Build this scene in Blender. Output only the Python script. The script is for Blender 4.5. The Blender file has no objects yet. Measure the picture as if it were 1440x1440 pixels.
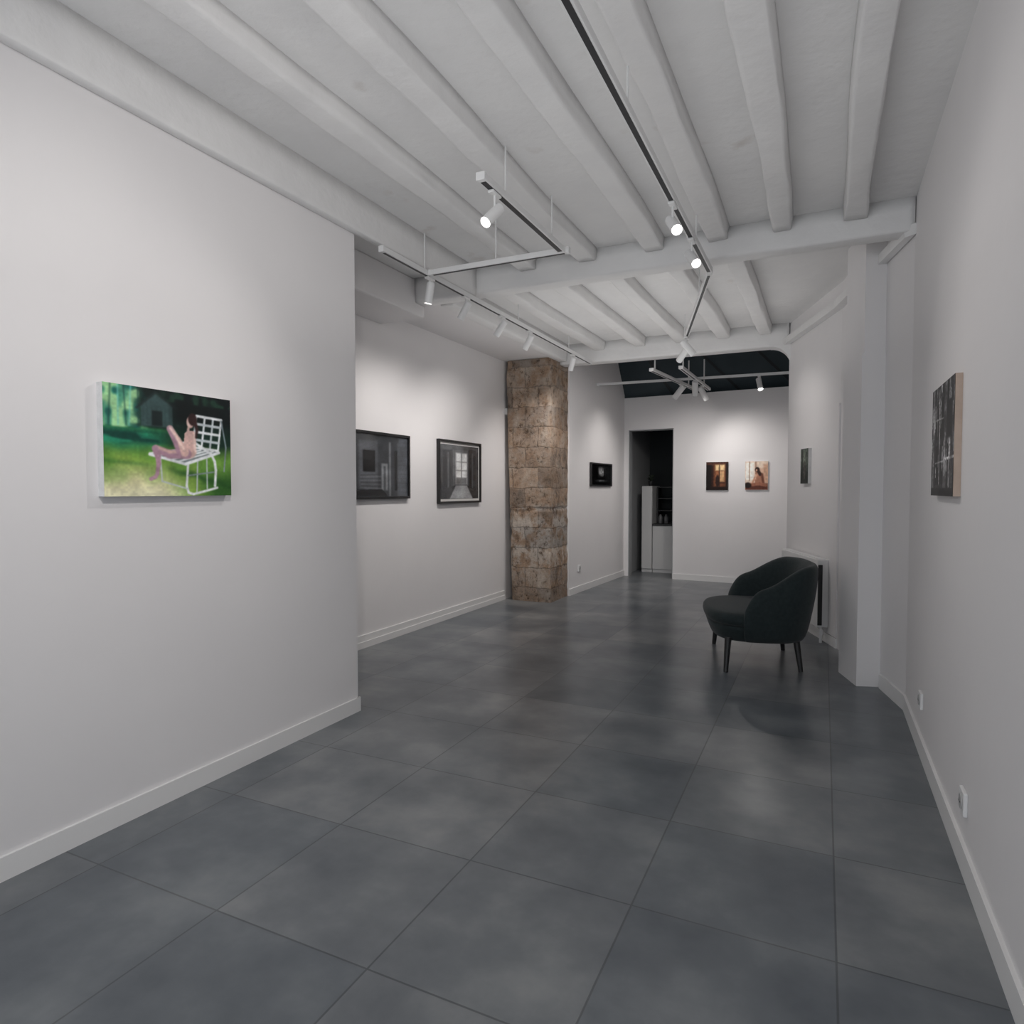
import bpy, bmesh, math, random
import numpy as np
from mathutils import Vector, Matrix, noise as mnoise
random.seed(4)
scn = bpy.context.scene
C = scn.collection
scn.view_settings.view_transform = 'Standard'
PI = math.pi
CAMH, F, PITCH, YAW = 1.35, 920.0, math.radians(2.0), math.radians(25.44)

# ------------------------------------------------------------------ camera
cd = bpy.data.cameras.new('camera'); cam = bpy.data.objects.new('camera', cd); C.objects.link(cam)
cd.sensor_width = 36; cd.lens = 36*F/1440; cd.clip_start = .02
cam.location = (0, 0, CAMH); cam.rotation_euler = (PI/2-PITCH, 0, YAW)
scn.camera = cam

def ray(px, py):
    u = (px-720)/F; v = (py-720)/F
    d = math.cos(PITCH)-v*math.sin(PITCH); dn = math.sin(PITCH)+v*math.cos(PITCH)
    c, s = math.cos(YAW), math.sin(YAW)
    return Vector((c*u-s*d, s*u+c*d, -dn))
def hit(px, py, p, n):
    r = ray(px, py); o = Vector((0, 0, CAMH)); p = Vector((p[0], p[1], 0)); n = Vector((n[0], n[1], 0))
    t = (p-o).dot(n)/r.dot(n)
    return o+r*t

# ------------------------------------------------------------------ materials
def base_mat(name, col, rough=.5, metal=0, emit=None, estr=0, spec=.5):
    m = bpy.data.materials.new(name); m.use_nodes = True
    b = m.node_tree.nodes['Principled BSDF']
    b.inputs['Base Color'].default_value = (*col, 1); b.inputs['Roughness'].default_value = rough
    b.inputs['Metallic'].default_value = metal; b.inputs['Specular IOR Level'].default_value = spec
    if emit:
        b.inputs['Emission Color'].default_value = (*emit, 1); b.inputs['Emission Strength'].default_value = estr
    return m
def N(m, t, **k):
    n = m.node_tree.nodes.new(t)
    for a, v in k.items(): setattr(n, a, v)
    return n
def ramp(m, stops):
    r = N(m, 'ShaderNodeValToRGB')
    e = r.color_ramp.elements
    while len(e) < len(stops): e.new(.5)
    for i, (p, c) in enumerate(stops): e[i].position = p; e[i].color = (*c, 1)
    return r
def noisy(name, c1, c2, scale, rough=.5, bump=.05, detail=4, bscale=None, spec=.5, dist=.01):
    m = base_mat(name, c1, rough, spec=spec); nt = m.node_tree; L = nt.links; b = nt.nodes['Principled BSDF']
    tc = N(m, 'ShaderNodeTexCoord'); n = N(m, 'ShaderNodeTexNoise'); n.inputs['Scale'].default_value = scale; n.inputs['Detail'].default_value = detail
    L.new(tc.outputs['Object'], n.inputs['Vector'])
    r = ramp(m, [(.3, c1), (.7, c2)]); L.new(n.outputs['Fac'], r.inputs['Fac']); L.new(r.outputs['Color'], b.inputs['Base Color'])
    n2 = N(m, 'ShaderNodeTexNoise'); n2.inputs['Scale'].default_value = bscale or scale*4; n2.inputs['Detail'].default_value = 5
    L.new(tc.outputs['Object'], n2.inputs['Vector'])
    bp = N(m, 'ShaderNodeBump'); bp.inputs['Strength'].default_value = bump; bp.inputs['Distance'].default_value = dist
    L.new(n2.outputs['Fac'], bp.inputs['Height']); L.new(bp.outputs['Normal'], b.inputs['Normal'])
    return m
M = {}
M['wall'] = noisy('white_plaster', (.780, .765, .770), (.810, .795, .797), 1.3, .65, .1, bscale=14, spec=.25)
M['wood_white'] = noisy('whitewashed_wood', (.77, .765, .765), (.82, .815, .81), 4, .65, .4, bscale=8, spec=.25, dist=.02)
def ceiling_mat():
    m = noisy('whitewashed_ceiling', (.77, .765, .765), (.82, .815, .81), 2.2, .75, .5, bscale=7, spec=.2, dist=.02)
    nt = m.node_tree; L = nt.links; b = nt.nodes['Principled BSDF']
    src = b.inputs['Base Color'].links[0].from_socket
    tc = N(m, 'ShaderNodeTexCoord'); n = N(m, 'ShaderNodeTexNoise'); n.inputs['Scale'].default_value = 3.1; n.inputs['Detail'].default_value = 9
    L.new(tc.outputs['Object'], n.inputs['Vector'])
    r = ramp(m, [(.67, (0, 0, 0)), (.75, (.35, .35, .35))]); L.new(n.outputs['Fac'], r.inputs['Fac'])
    mx = N(m, 'ShaderNodeMixRGB'); L.new(r.outputs['Color'], mx.inputs['Fac']); L.new(src, mx.inputs['Color1'])
    mx.inputs['Color2'].default_value = (.48, .41, .36, 1); L.new(mx.outputs['Color'], b.inputs['Base Color'])
    return m
M['ceil'] = ceiling_mat()
M['trim'] = base_mat('white_trim_paint', (.80, .795, .79), .4)
def floor_mat():
    m = base_mat('grey_floor_tiles', (.1, .1, .1), .4); nt = m.node_tree; L = nt.links; b = nt.nodes['Principled BSDF']
    tc = N(m, 'ShaderNodeTexCoord'); mp = N(m, 'ShaderNodeMapping'); L.new(tc.outputs['Object'], mp.inputs['Vector'])
    mp.inputs['Location'].default_value = (-.054+.597*20, -2.64+.597*20, 0)
    br = N(m, 'ShaderNodeTexBrick'); br.offset = 0; br.squash = 1
    L.new(mp.outputs['Vector'], br.inputs['Vector'])
    for k, v in (('Scale', 1), ('Mortar Size', .0035), ('Mortar Smooth', .3), ('Bias', 0), ('Brick Width', .597), ('Row Height', .597)): br.inputs[k].default_value = v
    br.inputs['Color1'].default_value = (.106, .122, .137, 1); br.inputs['Color2'].default_value = (.174, .183, .191, 1); br.inputs['Mortar'].default_value = (.078, .085, .092, 1)
    n = N(m, 'ShaderNodeTexNoise'); n.inputs['Scale'].default_value = 2.3; n.inputs['Detail'].default_value = 6; n.inputs['Roughness'].default_value = .56
    L.new(tc.outputs['Object'], n.inputs['Vector'])
    r = ramp(m, [(.24, (.50, .54, .59)), (.5, (.98, .99, 1.0)), (.76, (1.7, 1.64, 1.56))]); L.new(n.outputs['Fac'], r.inputs['Fac'])
    mx = N(m, 'ShaderNodeMixRGB', blend_type='MULTIPLY'); mx.inputs['Fac'].default_value = 1
    L.new(br.outputs['Color'], mx.inputs['Color1']); L.new(r.outputs['Color'], mx.inputs['Color2']); L.new(mx.outputs['Color'], b.inputs['Base Color'])
    b.inputs['Roughness'].default_value = .28
    bp = N(m, 'ShaderNodeBump'); bp.inputs['Strength'].default_value = .15; bp.inputs['Distance'].default_value = .002; bp.invert = True
    L.new(br.outputs['Fac'], bp.inputs['Height']); L.new(bp.outputs['Normal'], b.inputs['Normal'])
    return m
M['floor'] = floor_mat()
def stone_mat():
    m = base_mat('rough_stone', (.3, .25, .2), .9, spec=.15); nt = m.node_tree; L = nt.links; b = nt.nodes['Principled BSDF']
    tc = N(m, 'ShaderNodeTexCoord'); mp = N(m, 'ShaderNodeMapping'); mp.inputs['Scale'].default_value = (1, 1, .75); L.new(tc.outputs['Object'], mp.inputs['Vector'])
    n = N(m, 'ShaderNodeTexNoise'); n.inputs['Scale'].default_value = 4.4; n.inputs['Detail'].default_value = 14; n.inputs['Roughness'].default_value = .74
    L.new(mp.outputs['Vector'], n.inputs['Vector'])
    r = ramp(m, [(.30, (.12, .09, .07)), (.43, (.28, .21, .16)), (.50, (.40, .29, .215)), (.57, (.41, .335, .275)), (.70, (.58, .51, .45))]); L.new(n.outputs['Fac'], r.inputs['Fac'])
    sx = N(m, 'ShaderNodeSeparateXYZ'); L.new(tc.outputs['Object'], sx.inputs['Vector'])
    band = N(m, 'ShaderNodeValToRGB'); e = band.color_ramp.elements
    e[0].position = .04; e[0].color = (.2,)*3+(1,); e[1].position = .2; e[1].color = (.8,)*3+(1,)
    for p, c in ((.34, .85), (.37, .1), (.385, .95), (.41, .2), (.6, .2), (.85, .3), (.95, .4)):
        x = e.new(p); x.color = (c, c, c, 1)
    mr = N(m, 'ShaderNodeMath', operation='DIVIDE'); mr.inputs[1].default_value = 2.9
    L.new(sx.outputs['Z'], mr.inputs[0]); L.new(mr.outputs[0], band.inputs['Fac'])
    n3 = N(m, 'ShaderNodeTexNoise'); n3.inputs['Scale'].default_value = 6; n3.inputs['Detail'].default_value = 10; n3.inputs['Roughness'].default_value = .65; L.new(tc.outputs['Object'], n3.inputs['Vector'])
    r3 = ramp(m, [(.43, (0,)*3), (.54, (1,)*3)]); L.new(n3.outputs['Fac'], r3.inputs['Fac'])
    mul = N(m, 'ShaderNodeMath', operation='MULTIPLY'); L.new(band.outputs['Color'], mul.inputs[0]); L.new(r3.outputs['Color'], mul.inputs[1])
    mx = N(m, 'ShaderNodeMixRGB'); L.new(mul.outputs[0], mx.inputs['Fac']); L.new(r.outputs['Color'], mx.inputs['Color1']); mx.inputs['Color2'].default_value = (.58, .55, .52, 1)
    n4 = N(m, 'ShaderNodeTexNoise'); n4.inputs['Scale'].default_value = 21; n4.inputs['Detail'].default_value = 9; n4.inputs['Roughness'].default_value = .76; L.new(mp.outputs['Vector'], n4.inputs['Vector'])
    r4 = ramp(m, [(.37, (.34, .32, .30)), (.46, (.9, .9, .9)), (.60, (1, 1, 1)), (.74, (1.3, 1.3, 1.3))]); L.new(n4.outputs['Fac'], r4.inputs['Fac'])
    m2 = N(m, 'ShaderNodeMixRGB', blend_type='MULTIPLY'); m2.inputs['Fac'].default_value = 1; L.new(mx.outputs['Color'], m2.inputs['Color1']); L.new(r4.outputs['Color'], m2.inputs['Color2'])
    br = N(m, 'ShaderNodeTexBrick'); br.offset = .5
    mpb = N(m, 'ShaderNodeMapping'); mpb.inputs['Rotation'].default_value = (PI/2, 0, 0); mpb.inputs['Location'].default_value = (.13, .12, 0); L.new(tc.outputs['Object'], mpb.inputs['Vector'])
    ad = N(m, 'ShaderNodeVectorMath', operation='ADD'); wn = N(m, 'ShaderNodeTexNoise'); wn.inputs['Scale'].default_value = 6; wn.inputs['Detail'].default_value = 8; wn.inputs['Roughness'].default_value = .65; L.new(tc.outputs['Object'], wn.inputs['Vector'])
    sc = N(m, 'ShaderNodeVectorMath', operation='SCALE'); sc.inputs['Scale'].default_value = .09; L.new(wn.outputs['Color'], sc.inputs[0]); L.new(mpb.outputs['Vector'], ad.inputs[0]); L.new(sc.outputs['Vector'], ad.inputs[1])
    L.new(ad.outputs['Vector'], br.inputs['Vector'])
    for k, v in (('Scale', 1), ('Mortar Size', .012), ('Mortar Smooth', .9), ('Brick Width', .34), ('Row Height', .24)): br.inputs[k].default_value = v
    br.inputs['Color1'].default_value = (.76, .74, .72, 1); br.inputs['Color2'].default_value = (1.18, 1.11, 1.03, 1); br.inputs['Mortar'].default_value = (.70, .68, .66, 1)
    m3 = N(m, 'ShaderNodeMixRGB', blend_type='MULTIPLY'); m3.inputs['Fac'].default_value = 1; L.new(m2.outputs['Color'], m3.inputs['Color1']); L.new(br.outputs['Color'], m3.inputs['Color2'])
    L.new(m3.outputs['Color'], b.inputs['Base Color'])
    bp = N(m, 'ShaderNodeBump'); bp.inputs['Strength'].default_value = 1; bp.inputs['Distance'].default_value = .022
    L.new(n4.outputs['Fac'], bp.inputs['Height'])
    bp2 = N(m, 'ShaderNodeBump'); bp2.inputs['Strength'].default_value = .5; bp2.inputs['Distance'].default_value = .014; bp2.invert = True
    L.new(br.outputs['Fac'], bp2.inputs['Height']); L.new(bp.outputs['Normal'], bp2.inputs['Normal']); L.new(bp2.outputs['Normal'], b.inputs['Normal'])
    return m
M['stone'] = stone_mat()
M['fabric'] = noisy('dark_green_fabric', (.013, .021, .0225), (.020, .030, .032), 40, .8, .3, bscale=300, spec=.25, dist=.002)
fb = M['fabric'].node_tree.nodes['Principled BSDF']
fb.inputs['Sheen Weight'].default_value = .12; fb.inputs['Sheen Roughness'].default_value = .5
M['black_wood'] = noisy('black_wood', (.008, .008, .009), (.014, .014, .015), 20, .45, .1)
M['rail'] = base_mat('white_rail_metal', (.76, .76, .76), .4)
M['slot'] = base_mat('black_rail_slot', (.015, .015, .018), .5)
M['head'] = base_mat('white_lamp_metal', (.76, .76, .76), .4)
M['lens'] = base_mat('glowing_lens', (.9, .9, .9), .3, emit=(1, .97, .93), estr=9)
M['canvas'] = noisy('canvas_edge', (.62, .62, .62), (.7, .7, .7), 30, .8, .2)
M['pale_wood'] = noisy('pale_wood_edge', (.46, .35, .28), (.56, .44, .36), 14, .6, .1)
M['black_frame'] = base_mat('black_frame_lacquer', (.012, .012, .013), .35)
M['mat_board'] = base_mat('white_mat_board', (.68, .67, .65), .8)
M['plastic'] = base_mat('white_plastic', (.78, .78, .78), .35)
M['socket_shade'] = base_mat('shaded_plastic', (.45, .45, .45), .4)  # darker copy of the plastic: socket shading put into the colour
M['dark'] = base_mat('dark_plastic', (.015, .016, .018), .5)
M['heater'] = noisy('white_enamel', (.75, .75, .75), (.79, .79, .79), 5, .35, .02)
M['cabinet'] = base_mat('white_laminate', (.62, .62, .62), .4)
M['darkglass'] = noisy('dark_roof_glass', (.034, .049, .058), (.046, .062, .071), 2, .5, .02, spec=.3)
M['darkmetal'] = base_mat('dark_roof_metal', (.014, .02, .024), .5)
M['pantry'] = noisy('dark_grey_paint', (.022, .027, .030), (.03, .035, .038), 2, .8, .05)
M['pantry_shade'] = noisy('painted_shade_grey', (.33, .34, .35), (.38, .39, .40), 2, .8, .05)  # door lining and pantry side wall greyed, their shade put into the colour
M['jar'] = base_mat('grey_glaze', (.12, .12, .125), .3)
M['leaf'] = noisy('dark_leaf', (.02, .03, .02), (.04, .055, .035), 30, .6, .1)
def art_mat(name, rough, spec):
    m = base_mat(name, (.5, .5, .5), rough, spec=spec)
    a = N(m, 'ShaderNodeAttribute'); a.attribute_name = 'Col'
    m.node_tree.links.new(a.outputs['Color'], m.node_tree.nodes['Principled BSDF'].inputs['Base Color'])
    return m
M['art'] = art_mat('painted_picture', .5, .3)
M['art_glass'] = art_mat('glazed_print', .06, .5)

# ------------------------------------------------------------------ mesh helpers
def box(bm, x0, x1, y0, y1, z0, z1, bev=0, seg=2):
    r = bmesh.ops.create_cube(bm, size=1)
    for v in r['verts']:
        v.co = Vector((x0+(v.co.x+.5)*(x1-x0), y0+(v.co.y+.5)*(y1-y0), z0+(v.co.z+.5)*(z1-z0)))
    if bev:
        es = list({e for v in r['verts'] for e in v.link_edges})
        bmesh.ops.bevel(bm, geom=es, offset=bev, segments=seg, affect='EDGES', profile=.5)
def prism(bm, pts, z0, z1):
    a = [bm.verts.new((p[0], p[1], z0)) for p in pts]; b = [bm.verts.new((p[0], p[1], z1)) for p in pts]
    n = len(pts)
    bm.faces.new(a[::-1]); bm.faces.new(b)
    for i in range(n): bm.faces.new((a[i], a[(i+1) % n], b[(i+1) % n], b[i]))
def cyl(bm, p, q, r1, r2=None, n=20, caps=True):
    r2 = r1 if r2 is None else r2
    p, q = Vector(p), Vector(q); d = (q-p).normalized()
    x = d.orthogonal().normalized(); y = d.cross(x)
    A = [bm.verts.new(p+(x*math.cos(2*PI*i/n)+y*math.sin(2*PI*i/n))*r1) for i in range(n)]
    B = [bm.verts.new(q+(x*math.cos(2*PI*i/n)+y*math.sin(2*PI*i/n))*r2) for i in range(n)]
    for i in range(n): bm.faces.new((A[i], A[(i+1) % n], B[(i+1) % n], B[i]))
    if caps: bm.faces.new(A[::-1]); bm.faces.new(B)
def rings(bm, prof, plan, closed=True):
    """prof: list of (scale, z); plan: list of xy about centre."""
    R = []
    for s, z in prof:
        R.append([bm.verts.new((x*s, y*s, z)) for x, y in plan])
    n = len(plan)
    for a, b in zip(R, R[1:]):
        for i in range(n): bm.faces.new((a[i], a[(i+1) % n], b[(i+1) % n], b[i]))
    bm.faces.new(R[0][::-1]); bm.faces.new(R[-1])
def obj(name, bm, mat, parent=None, smooth=False, sub=0):
    bmesh.ops.recalc_face_normals(bm, faces=bm.faces)
    me = bpy.data.meshes.new(name); bm.to_mesh(me); bm.free()
    me.materials.append(M[mat] if isinstance(mat, str) else mat)
    if smooth:
        for p in me.polygons: p.use_smooth = True
    o = bpy.data.objects.new(name, me); C.objects.link(o)
    if parent: o.parent = parent
    if sub:
        s = o.modifiers.new('sub', 'SUBSURF'); s.levels = sub; s.render_levels = sub
    return o
def struct(name, bm, mat, **k):
    o = obj(name, bm, mat, **k); o['kind'] = 'structure'; return o
def tag(o, label, cat, group=None):
    o['label'] = label; o['category'] = cat
    if group: o['group'] = group
    return o
def thing(name, label, cat, loc=(0, 0, 0), rotz=0, group=None):
    o = bpy.data.objects.new(name, None); C.objects.link(o); o.location = loc; o.rotation_euler = (0, 0, rotz)
    o.empty_display_size = .1
    return tag(o, label, cat, group)
BM = bmesh.new

# ------------------------------------------------------------------ setting
XL, XA, XR = -2.54, -3.52, .472
YP = 3.157                                   # end of the left partition
Y0 = -3.0
CZ = 3.08                                    # ceiling boards
RW = [(XR, Y0), (XR, 4.6), (.123, 6.15), (-.343, 7.48), (-.37, 9.75)]
BW0, BW1 = (-2.80, 9.95), (-.37, 9.75)
LW0, LW1 = (-2.888, 7.747), (-2.80, 9.95)
TOP = 3.9
bm = BM(); box(bm, -3.9, 1.0, Y0-.1, 12.2, -.1, 0); struct('floor', bm, 'floor')
bm = BM(); box(bm, -3.9, XL, Y0, YP, 0, CZ); struct('wall_left', bm, 'wall')
bm = BM(); box(bm, -3.9, XA, YP, 7.75, 0, CZ); struct('wall_alcove', bm, 'wall')
bm = BM(); prism(bm, [LW0, LW1, (-3.9, 9.95), (-3.9, 7.75), (-3.3, 7.75)], 0, TOP); struct('wall_side', bm, 'wall')
bm = BM(); prism(bm, RW[:2]+[(1.0, 4.6), (1.0, Y0)], 0, TOP); struct('wall_right', bm, 'wall')
bm = BM(); prism(bm, RW[1:]+[(1.0, 9.75), (1.0, 4.6)], 0, TOP); struct('wall_right_far', bm, 'wall')
bm = BM(); box(bm, -3.9, 1.0, Y0-.1, Y0, 0, CZ); struct('wall_front', bm, 'wall')
def bwy(x): return BW0[1]+(BW1[1]-BW0[1])*(x-BW0[0])/(BW1[0]-BW0[0])
DX0, DX1, DZ, BZ = -2.73, -2.03, 2.26, 2.755
bm = BM()
prism(bm, [(BW0[0]-.3, bwy(BW0[0])), (DX0, bwy(DX0)), (DX0, bwy(DX0)+.15), (BW0[0]-.3, 10.1)], 0, BZ)
prism(bm, [(DX1, bwy(DX1)), (0, bwy(0)), (0, bwy(0)+.15), (DX1, bwy(DX1)+.15)], 0, BZ)
prism(bm, [(DX0, bwy(DX0)), (DX1, bwy(DX1)), (DX1, bwy(DX1)+.15), (DX0, bwy(DX0)+.15)], DZ, BZ)
struct('wall_back', bm, 'wall')
bm = BM()
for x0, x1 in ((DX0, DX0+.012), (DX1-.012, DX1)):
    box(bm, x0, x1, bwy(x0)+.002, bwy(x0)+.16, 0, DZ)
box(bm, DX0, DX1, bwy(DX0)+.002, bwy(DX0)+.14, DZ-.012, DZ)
struct('door_1', bm, 'pantry_shade')
# pantry behind the doorway
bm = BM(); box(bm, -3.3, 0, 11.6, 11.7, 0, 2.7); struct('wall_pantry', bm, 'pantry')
bm = BM(); box(bm, -2.9, -2.8, 10.11, 11.6, 0, 2.7); struct('wall_pantry_left', bm, 'pantry_shade')
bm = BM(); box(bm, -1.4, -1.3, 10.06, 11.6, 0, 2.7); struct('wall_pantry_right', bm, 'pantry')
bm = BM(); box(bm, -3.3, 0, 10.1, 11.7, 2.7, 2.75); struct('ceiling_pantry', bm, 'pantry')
# ceiling boards
bm = BM(); box(bm, -3.9, XR+.02, Y0-.1, 7.62, CZ, CZ+.1); struct('ceiling', bm, 'ceil')
# alcove flat ceiling and dropped soffit
bm = BM(); box(bm, XA, -2.92, 4.62, 7.45, 2.90, CZ); struct('ceiling_alcove', bm, 'wall')
bm = BM(); box(bm, XA, -3.06, YP, 4.72, 2.79, CZ, .015); struct('ceiling_soffit', bm, 'wall')
# upper wall over the far beam
bm = BM(); box(bm, -3.5, -.2, 7.56, 7.64, 3.0, TOP); struct('wall_upper', bm, 'wall')

# skylight: steep dark glazing above the back wall, dark roof over it
def slab(bm, xa, xb, a, b, th, w=None):
    (ya, za), (yb, zb) = a, b
    if w is None: q = ((xa, ya, za), (xb, ya, za), (xb, yb, zb), (xa, yb, zb))
    else: q = ((xa-w, ya, za), (xa+w, ya, za), (xb+w, yb, zb), (xb-w, yb, zb))
    vs = [bm.verts.new(p) for p in q]+[bm.verts.new((x, y+th, z)) for x, y, z in q]
    for f in ((0, 1, 2, 3), (7, 6, 5, 4), (0, 4, 5, 1), (2, 6, 7, 3), (1, 5, 6, 2), (0, 3, 7, 4)): bm.faces.new([vs[i] for i in f])
bm = BM(); slab(bm, -3.1, -.1, (9.98, BZ), (9.15, TOP), .04); sky = struct('window_1', bm, 'darkglass')
for xa, xb in ((-2.05, -2.75), (-1.1, -2.2), (-.35, -1.5)):          # sloping dark bars
    bm = BM(); slab(bm, xa, xb, (9.955, BZ+.01), (9.125, TOP), .03, .025); obj('glazing_bar', bm, 'darkmetal', sky)
bm = BM(); box(bm, -3.5, 0, 7.56, 10.0, TOP, TOP+.08); struct('ceiling_roof', bm, 'darkglass')

# baseboards
def strip(bm, p, q, off, z0, z1):
    p, q = Vector(p[:2]), Vector(q[:2]); t = (q-p).normalized(); n = Vector((t.y, -t.x))   # right-hand side of p->q
    prism(bm, [p, p+n*off, q+n*off, q], z0, z1)
bm = BM(); strip(bm, (XL, Y0), (XL, YP+.012), .012, 0, .085); strip(bm, (XL+.012, YP), (XA, YP), -.012, 0, .085); struct('baseboard_left', bm, 'trim')
bm = BM(); strip(bm, (XA, YP), (XA, 7.17), .022, 0, .055); strip(bm, (XA, YP), (XA, 7.17), .014, .055, .11); struct('baseboard_alcove', bm, 'trim')
bm = BM(); strip(bm, LW0, LW1, .013, 0, .085); struct('baseboard_side', bm, 'trim')
bm = BM(); strip(bm, (DX1, bwy(DX1)), (-.3, bwy(-.3)), .013, 0, .085); struct('baseboard_back', bm, 'trim')
bm = BM(); strip(bm, RW[1], RW[0], .014, 0, .095); strip(bm, (.372, 5.045), RW[1], .014, 0, .095); strip(bm, RW[3], RW[2], .014, 0, .085); struct('baseboard_right', bm, 'trim')

# right-hand column, with the thicker boxing up to door height
colp = [(.2226, 5.026), (.12, 5.362), (.20, 5.9), (.5, 5.9), (.5, 5.1), (.375, 5.075)]
bm = BM(); prism(bm, [(.236, 5.040), (.135, 5.365), (.21, 5.9), (.5, 5.9), (.5, 5.11), (.38, 5.088)], 2.27, CZ)
prism(bm, colp, 0, 2.27); struct('wall_column', bm, 'wall')
# flush cupboard door on the angled wall behind the column
cdir = (Vector(RW[3])-Vector(RW[2])).normalized(); cn = Vector((-cdir.y, cdir.x))
if cn.x > 0: cn = -cn
h1 = hit(1160, 640, RW[2], cn)
bm = BM()
p = Vector(RW[2]); q = Vector((h1.x, h1.y))
prism(bm, [p, q, q+cn*.014, p+cn*.014], .09, 2.07); struct('door_2', bm, 'wall')
# ledge along the right wall under the ceiling
bm = BM()
led = [Vector((XR, 4.55)), Vector(RW[2]), Vector((-.343, 7.45))]
prism(bm, led+[Vector((-.343, 7.45))+cn*.06, Vector(RW[2])+cn*.06+Vector((-.008, 0)), Vector((XR-.055, 4.60))], 2.855, 2.92)
struct('trim_1', bm, 'wood_white')
# rounded plaster corner where the far beam meets the right wall
bm = BM(); r = .2; cx, cz = -.335, 2.85
prof = [(cx+.1, cz+.02), (cx-r, cz+.02)]+[(cx-r+r*math.cos(a)*1.0, cz-r+r*math.sin(a)) for a in [PI/2-i*PI/2/10 for i in range(11)]]+[(cx+.1, cz-r)]
A = [bm.verts.new((x, 7.44, z)) for x, z in prof]; B = [bm.verts.new((x, 7.63, z)) for x, z in prof]
bm.faces.new(A); bm.faces.new(B[::-1])
for i in range(len(prof)): bm.faces.new((A[i], A[(i+1) % len(prof)], B[(i+1) % len(prof)], B[i]))
struct('trim_2', bm, 'wood_white')

# ------------------------------------------------------------------ beams
def beam(name, p, q, w, z0, z1, seed, wob=.008, mat='wood_white', steps=90):
    bm = BM(); p, q = Vector((*p, 0)), Vector((*q, 0)); t = (q-p).normalized(); n = Vector((t.y, -t.x, 0))
    sec = [(-.56, 1), (-.52, .6), (-.503, .3), (-.49, .10), (-.46, .02), (-.38, 0), (0, 0), (.38, 0), (.46, .02), (.49, .10), (.503, .3), (.52, .6), (.56, 1)]
    R = []
    for i in range(steps+1):
        y = (q-p).length*i/steps
        c = p+t*y
        bow = Vector((0, 0, 0)) if wob < .007 else n*mnoise.noise(Vector((y*.5, 3.1, seed*5.7)))*.03
        ww = w if wob < .007 else w*(1+.25*mnoise.noise(Vector((y*.8, 8.2, seed*3.3))))
        row = []
        for k, (a, b) in enumerate(sec):
            o1 = (mnoise.noise(Vector((y*2.2, k*.25, seed*7.3)))+.35*mnoise.noise(Vector((y*6, k*.4, seed*2.3))))*wob
            o2 = (mnoise.noise(Vector((y*2.2, k*.25+9, seed*7.3)))+.35*mnoise.noise(Vector((y*6, k*.4+5, seed*2.3))))*wob*.6
            if b == 1: o1 = o2 = 0
            v = c+bow+n*(a*ww+o1); v.z = z0+b*(z1-z0)+o2
            row.append(bm.verts.new(v))
        R.append(row)
    m = len(sec)
    for a, b in zip(R, R[1:]):
        for k in range(m): bm.faces.new((a[k], a[(k+1) % m], b[(k+1) % m], b[k]))
    bm.faces.new(R[0]); bm.faces.new(R[-1][::-1])
    return obj(name, bm, mat, smooth=True)
tag(beam('cross_beam', (-3.06, 4.65), (XR-.005, 4.65), .15, 2.885, CZ, 1, .005), 'white painted cross beam halfway down the ceiling between the two rows of joists', 'beam')
tag(beam('cross_beam', (-2.9, 7.54), (-.345, 7.54), .2, 2.85, CZ, 2, .004), 'white painted end beam running from the stone pillar below the dark skylight', 'beam')
tag(beam('edge_beam', (XL+.03, Y0), (XL+.03, 4.56), .06, 2.86, CZ, 3, .002), 'white painted edge beam along the top of the left partition wall', 'beam')
tag(beam('edge_beam', (-2.86, 4.74), (-2.86, 7.42), .12, 2.88, CZ, 4, .005), 'white painted edge beam between the alcove ceiling and the farther joists', 'beam')
for i, x in enumerate((-2.03, -1.56, -1.09, -.65, -.25, .14)):
    tag(beam('ceiling_joist', (x, Y0+.02), (x, 4.56), .125, 2.995, CZ, 10+i, .012), 'white painted wooden joist in the nearer ceiling bay, before the middle cross beam', 'joist', 'joists of the nearer ceiling bay')
for i, x in enumerate((-2.43, -1.95, -1.48, -1.02, -.6)):
    tag(beam('ceiling_joist', (x, 4.74), (x+.03, 7.42), .13, 2.98, CZ, 30+i, .011), 'white painted wooden joist in the farther ceiling bay, beyond the middle cross beam', 'joist', 'joists of the farther ceiling bay')

# ------------------------------------------------------------------ stone pillar
bm = BM()
nz, ns = 170, 24
x0b, x0t, x1, y0, y1 = -3.41, -3.49, -2.905, 7.17, 7.745
R = []
for k in range(nz+1):
    f = k/nz; z = f*2.895; xl = x0b+(x0t-x0b)*f
    row = []
    c4 = [(xl, y0), (x1, y0), (x1, y1), (xl, y1)]
    for s in range(4):
        a, b = c4[s], c4[(s+1) % 4]
        for j in range(ns):
            g = j/ns; x = a[0]+(b[0]-a[0])*g; y = a[1]+(b[1]-a[1])*g
            dx, dy = x-(xl+x1)/2, y-(y0+y1)/2
            e = min(g, 1-g); chip = max(0, mnoise.noise(Vector((x*3, y*3, z*7+4)))-.2)*.03*max(0, 1-e/.1); rnd = .003*max(0, 1-e/.05)+chip
            nn = mnoise.fractal(Vector((x*9, y*9, z*8)), 1, 2, 5)*.0065+mnoise.noise(Vector((x*1.5, y*1.5, z*1.8)))*.002
            if abs(z-1.10+.02*math.sin(x*9)) < .02: nn -= .010
            dd = Vector((dx, dy)).normalized()*(nn-rnd)
            row.append(bm.verts.new((x+dd.x, y+dd.y, z)))
    R.append(row)
n = 4*ns
for a, b in zip(R, R[1:]):
    for i in range(n): bm.faces.new((a[i], a[(i+1) % n], b[(i+1) % n], b[i]))
bm.faces.new(R[0][::-1]); bm.faces.new(R[-1])
po = obj('stone_pillar', bm, 'stone', smooth=True)
tag(po, 'rough bare brown stone pillar with pale plaster patches between white walls', 'pillar')
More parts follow.
